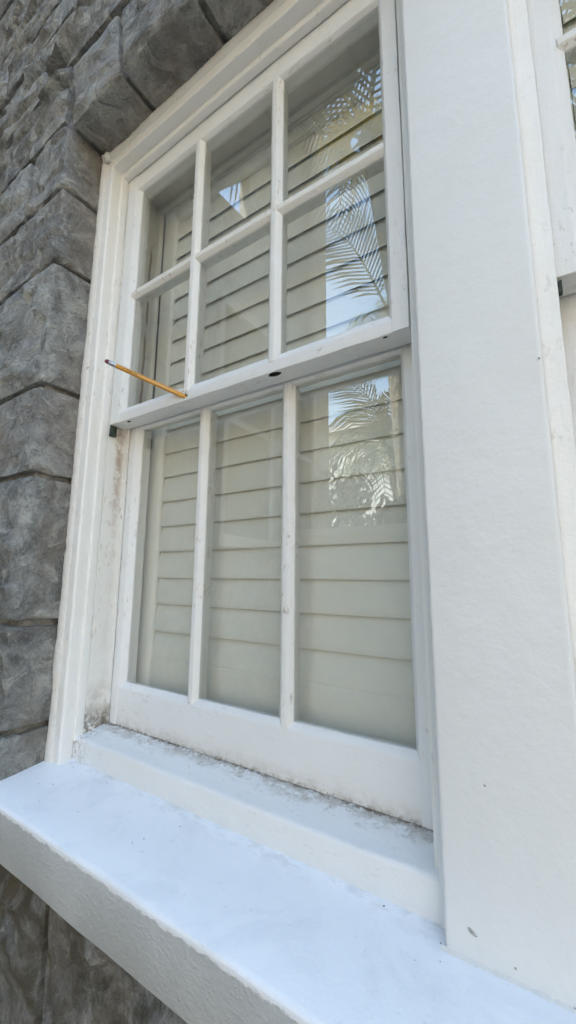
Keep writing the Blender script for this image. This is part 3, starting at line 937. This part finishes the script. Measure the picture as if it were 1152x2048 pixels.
def post_marks():
    bm = bmesh.new(); rg = random.Random(2)
    for (x, z, w_, h_) in ((-.146, -.392, .0030, .0030), (-.184, -.653, .010, .005), (.009, .45, .0026, .0026), (-.03, -.70, .004, .004), (-.115, -.735 + .055, .0022, .0022)):
        ring = []; ring2 = []
        for k in range(9):
            a = 2 * math.pi * k / 9; q = rg.uniform(.75, 1.1)
            px, pz = math.cos(a) * w_ * q, math.sin(a) * h_ * q - math.cos(a) * w_ * .5 * (w_ > .008)
            ring.append(bm.verts.new(W(x + px, .9262, z + pz))); ring2.append(bm.verts.new(W(x + px * .8, .9236, z + pz * .8)))
        for k in range(9): bm.faces.new((ring[k], ring[(k + 1) % 9], ring2[(k + 1) % 9], ring2[k]))
        bm.faces.new(ring2); bm.faces.new(ring)
    o = obj("mark", bm, simple("grey_chip", (.36, .35, .33), .8, 300, .4), post, smooth=0); o['kind'] = 'stuff'
    bm = bmesh.new(); n = 60; rings = []
    for k in range(n + 1):
        x = -.242 + .262 * k / n
        w_ = .006 + .004 * noise.noise(Vector((x * 60, 1, 2))) + .003 * noise.noise(Vector((x * 190, 4, 2)))
        zz = -.7035
        rings.append([bm.verts.new(W(x, .926, zz + w_)), bm.verts.new(W(x, .921, zz + w_ * .5)), bm.verts.new(W(x, .918 - w_ * .5, zz - .004)), bm.verts.new(W(x, .926, zz - .006))])
    for k in range(n):
        for i in range(4): bm.faces.new((rings[k][i], rings[k][(i + 1) % 4], rings[k + 1][(i + 1) % 4], rings[k + 1][i]))
    bm.faces.new(rings[0]); bm.faces.new(rings[-1])
    obj("caulk", bm, M_CAULK, post, smooth=50)
post_marks()

# ------------------------------------------------------------------ what the panes reflect: wing of the house, palms, white house opposite
def wing():
    rt = thing("house_wing", (-2.9, -2.4, 0), "shaded grey stone wing of the house mirrored in the left panes", "building")
    bm = bmesh.new()
    X0, X1 = -2.56, -2.42
    Ya, Yb = -4.20, -.30
    # wall with an open gap high up: built as blocks round a slanted opening
    def block(y0, y1, z0a, z1a, z0b, z1b):
        vs = [bm.verts.new((x, y, z)) for x in (X0, X1) for (y, z) in ((y0, z0a), (y1, z0b), (y1, z1b), (y0, z1a))]
        for q in ((0, 1, 2, 3), (4, 5, 6, 7), (0, 1, 5, 4), (1, 2, 6, 5), (2, 3, 7, 6), (3, 0, 4, 7)):
            bm.faces.new([vs[i] for i in q])
    block(Ya, -2.46, 0, 9.0, 0, 9.0)
    block(-2.46, -1.98, 0, 5.24, 0, 5.18)
    block(-2.46, -1.98, 5.84, 9.0, 5.21, 9.0)
    block(-1.98, Yb, 0, 9.0, 0, 9.0)
    obj("wall", bm, M_STONE, rt, smooth=0)
    bm = bmesh.new()
    wbox(bm, -2.75, -2.25, -4.35, -.3, 9.0, 9.2, units=False)
    obj("eave", bm, M_CASE, rt, smooth=0)
    for (yc, zc) in ((-2.36, 2.95), (-3.36, 2.95)):
        bm = bmesh.new()
        w_, h_ = .32, 1.08
        wbox(bm, -2.425, -2.36, yc - w_ - .06, yc - w_, zc - h_, zc + h_ + .1, units=False)
        wbox(bm, -2.425, -2.36, yc + w_, yc + w_ + .06, zc - h_, zc + h_ + .1, units=False)
        wbox(bm, -2.425, -2.362, yc - w_, yc + w_, zc + h_, zc + h_ + .1, units=False)
        wbox(bm, -2.425, -2.28, yc - w_ - .15, yc + w_ + .15, zc - h_ - .1, zc - h_, units=False)
        wbox(bm, -2.425, -2.385, yc - w_, yc + w_, zc - .03, zc + .03, units=False)
        fr = obj("window", bm, simple("grey_window_paint", (.42, .42, .41), .6, 30, .1), rt, smooth=0)
        bm = bmesh.new()
        wbox(bm, -2.424, -2.40, yc - w_, yc + w_, zc - h_, zc + h_, units=False)
        obj("pane", bm, M_DARK, fr, smooth=0)
wing()

t = NT("palm_leaf")
oi = t.n("ShaderNodeObjectInfo")
n = t.noise(3, 3, .6)
c = t.mix(t.ramp(n, .3, .7), (.018, .040, .010), (.045, .075, .018))
c = t.mix(t.ramp(oi.outputs["Random"], .6, 1, 0, .5), c, (.13, .14, .04))
M_LEAF = t.done(c, .45, None)
M_TRUNK = simple("palm_trunk_bark", (.24, .21, .17), .9, 14, .35, .02)
M_FLOW = simple("yellow_palm_flower", (.95, .70, .16), .7, 20, .3)

def frond_mesh(L, droop, seed):
    bm = bmesh.new(); rg = random.Random(seed)
    n = 16
    pts = []
    for i in range(n + 1):
        s = i / n
        pts.append(Vector((L * (s - .18 * droop * s * s), 0, L * (.45 * s - (.55 + .55 * droop) * s * s * s))))
    tube(bm, pts, [.022 * (1 - .85 * i / n) for i in range(n + 1)], 5)
    NL = 27
    for i in range(NL):
        s = .12 + .88 * i / NL
        k = min(int(s * n), n - 1); fr = s * n - k
        p = pts[k].lerp(pts[k + 1], fr)
        dr = (pts[k + 1] - pts[k]).normalized()
        ln = L * .40 * math.sin(math.pi * min(1, s * .86 + .10)) ** .7 * rg.uniform(.85, 1.1)
        for sd in (-1, 1):
            out = (Vector((0, sd, 0)) * .8 + dr * .55 + Vector((0, 0, -.12 + .2 * rg.random()))).normalized()
            w_ = .024 * L / 2.2
            q0 = p; q1 = p + out * ln * .5 + Vector((0, 0, -.05 * ln)); q2 = p + out * ln * .92 + Vector((0, 0, -.38 * ln * (1 + droop * .5)))
            wv = dr * w_
            v = [bm.verts.new(q0 - wv * .6), bm.verts.new(q0 + wv * .6), bm.verts.new(q1 + wv), bm.verts.new(q1 - wv), bm.verts.new(q2)]
            bm.faces.new((v[0], v[1], v[2], v[3])); bm.faces.new((v[3], v[2], v[4]))
    return bm

def palm(loc, crown, L, nf, seed, label, flowers=True, elr=(-.9, .35)):
    rt = thing("palm_tree", loc, label, "palm tree", "palm trees reflected in the panes")
    rg = random.Random(seed)
    bm = bmesh.new()
    P0, P1 = Vector(loc), Vector(crown)
    pts = []
    for i in range(19):
        q = i / 18
        p = P0.lerp(P1, q); p.x = P0.x + (P1.x - P0.x) * q * q; p.y += .12 * math.sin(3 * q + seed)* (1 - q)
        pts.append(p)
    tube(bm, pts, [(.17 - .06 * i / 18) * (1 + .06 * (i % 2)) for i in range(19)], 10)
    obj("trunk", bm, M_TRUNK, rt, smooth=60)
    top = pts[-1] - P0
    protos = []
    for q in range(3):
        bm = frond_mesh(L, .3 + .45 * q, seed * 7 + q)
        bmesh.ops.recalc_face_normals(bm, faces=bm.faces)
        me = bpy.data.meshes.new("frond"); bm.to_mesh(me); bm.free(); me.materials.append(M_LEAF)
        protos.append(me)
    for i in range(nf):
        o = bpy.data.objects.new("frond", protos[i % 3]); COL.objects.link(o); o.parent = rt
        o.location = top
        o.rotation_euler = (rg.uniform(-.3, .3), rg.uniform(*elr), i * 2.399 + seed + rg.uniform(-.3, .3))
        s = rg.uniform(.85, 1.15); o.scale = (s, s, s)
    if flowers:
        bm = bmesh.new()
        for i in range(300):
            a_ = rg.uniform(0, 6.28); st = P1 + Vector((math.cos(a_) * .14, math.sin(a_) * .14, -.10))
            l_ = rg.uniform(.20, .46); out = Vector((math.cos(a_), math.sin(a_), rg.uniform(-.5, .35)))
            st += Vector((-.02, .10, -.05)); p = [st]
            for k in range(1, 5):
                p.append(st + out * l_ * k / 4 + Vector((rg.uniform(-.05, .05), rg.uniform(-.05, .05), -.30 * (k / 4) ** 2 * l_ * 1.4 + rg.uniform(-.03, .03))))
            tube(bm, p, [.011, .010, .008, .007, .005], 4)
        o = obj("flower_stalk", bm, M_FLOW, rt, smooth=60); o['kind'] = 'stuff'
    return rt
palm((-.95, -3.6, 0), (-1.52, -3.6, 6.95), 1.9, 8, 3, "tall palm with yellow flower stalks mirrored in the upper right pane")
palm((-1.72, -5.6, 0), (-2.0, -5.6, 6.0), 1.9, 6, 5, "middle palm mirrored low in the upper right panes", False)
palm((-2.5, -8.5, 0), (-3.05, -8.5, 4.5), 2.3, 16, 12, "short palm in front of the white house mirrored in the lower sash", False)
palm((1.0, -5.2, 0), (.8, -5.2, 7.4), 2.3, 18, 8, "palm standing right of the others before the added tan house", False)

def opposite():
    rt = thing("white_house", (-6.0, -24.0, 0), "bright sunlit white house mirrored low in the right panes", "building")
    MW = simple("sunlit_white_wall", (.50, .50, .48), .7, 4, .04, .002)
    MR = simple("grey_roof", (.30, .28, .26), .8, 8, .2, .01)
    bm = bmesh.new(); wbox(bm, -16, 2.5, -27, -21, 0, 10.4, units=False); obj("wall", bm, MW, rt, smooth=0)
    bm = bmesh.new()
    v = [bm.verts.new(p) for p in ((-16.5, -27.5, 10.4), (3, -27.5, 10.4), (3, -20.5, 10.4), (-16.5, -20.5, 10.4), (-14, -24, 12.2), (.5, -24, 12.2))]
    for q in ((0, 1, 5, 4), (1, 2, 5), (2, 3, 4, 5), (3, 0, 4), (0, 1, 2, 3)): bm.faces.new([v[i] for i in q])
    obj("roof", bm, MR, rt, smooth=0)
    for x in (-14, -11, -8, -5, -2, 1):
        for z in (1.2,):
            bm = bmesh.new(); wbox(bm, x - .75, x + .75, -21.02, -20.9, z - .1, z + 2.0, units=False)
            fr = obj("window", bm, MW, rt, smooth=0)
            bm = bmesh.new(); wbox(bm, x - .62, x + .62, -20.95, -20.88, z + .02, z + 1.88, units=False)
            obj("pane", bm, M_DARK, fr, smooth=0)
opposite()
def tan_bounce_house():  # added out of view to bounce warm sunlight onto the window
    rt = thing("tan_bounce_house", (7.5, -10.5, 0), "unseen tan house added to bounce warm sunlight onto the window", "building")
    MT = simple("tan_bounce_wall", (.54, .47, .37), .8, 5, .08, .003)
    bm = bmesh.new(); wbox(bm, .6, 16, -13, -8.5, 0, 6.4, units=False); obj("wall", bm, MT, rt, smooth=0)
    bm = bmesh.new(); wbox(bm, 5.2, 9.5, -8.49, -1.6, 0, 6.0, units=False); obj("wall", bm, MT, rt, smooth=0)  # side wall added to throw warm light on right-facing faces
    bm = bmesh.new()
    v = [bm.verts.new(p) for p in ((.2, -13.4, 6.4), (16.4, -13.4, 6.4), (16.4, -8.1, 6.4), (.2, -8.1, 6.4), (2.4, -10.7, 8.0), (14, -10.7, 8.0))]
    for q in ((0, 1, 5, 4), (1, 2, 5), (2, 3, 4, 5), (3, 0, 4), (0, 1, 2, 3)): bm.faces.new([v[i] for i in q])
    obj("roof", bm, simple("brown_roof", (.16, .11, .08), .85, 8, .2, .01), rt, smooth=0)
    for x in (3, 6, 9, 12):
        bm = bmesh.new(); wbox(bm, x - .6, x + .6, -8.52, -8.42, 1.0, 2.6, units=False)
        fr = obj("window", bm, M_CASE, rt, smooth=0)
        bm = bmesh.new(); wbox(bm, x - .5, x + .5, -8.45, -8.40, 1.1, 2.5, units=False)
        obj("pane", bm, M_DARK, fr, smooth=0)
tan_bounce_house()
def garden_wall():
    bm = bmesh.new()
    wbox(bm, -2.415, -.98, -3.36, -3.16, 0, 1.96, units=False)
    wbox(bm, -2.415, -.96, -3.39, -3.13, 1.961, 2.03, units=False)
    bmesh.ops.bevel(bm, geom=bm.edges[:], offset=.008, segments=2, affect='EDGES')
    tag(obj("garden_wall", bm, simple("grey_rendered_wall", (.74, .72, .67), .85, 6, .08, .004), smooth=30), "low whitewashed garden wall mirrored across the bottom of the panes", "garden wall")
garden_wall()
def shrub(loc, rad, hgt, seed, label):
    rg = random.Random(seed)
    rt = thing("shrub", loc, label, "shrub", "shrubs behind the garden wall")
    bm = bmesh.new()
    for i in range(5):
        a = i * 1.26 + seed
        p0 = Vector(loc); p1 = p0 + Vector((math.cos(a) * rad * .4, math.sin(a) * rad * .4, hgt * .8))
        tube(bm, [p0, p0.lerp(p1, .5) + Vector((0, 0, .1)), p1], [.025, .018, .008], 5)
    obj("stem", bm, M_TRUNK, rt, smooth=60)
    bm = bmesh.new()
    for i in range(1500):
        a = rg.uniform(0, 6.28); q = rg.random() ** .5 * rad; zz = hgt * (.25 + .75 * rg.random())
        c_ = Vector(loc) + Vector((math.cos(a) * q * (1 - .4 * (zz / hgt) ** 3), math.sin(a) * q, zz + .18 * noise.noise(Vector((math.cos(a) * 2, math.sin(a) * 2, seed)))))
        n_ = Vector((rg.uniform(-1, 1), rg.uniform(-1, 1), rg.uniform(-.2, 1))).normalized()
        t1 = n_.orthogonal().normalized() * rg.uniform(.05, .11); t2 = n_.cross(t1) * .35
        bm.faces.new([bm.verts.new(c_ + t1), bm.verts.new(c_ + t2), bm.verts.new(c_ - t1), bm.verts.new(c_ - t2)])
    o = obj("foliage", bm, M_LEAF, rt, smooth=0); o['kind'] = 'stuff'
shrub((-2.1, -4.0, 0), .45, 2.75, 3, "leafy shrub nearest the stone wing behind the garden wall")
shrub((-1.45, -4.15, 0), .40, 2.45, 6, "lower leafy shrub beside the tall palm behind the garden wall")
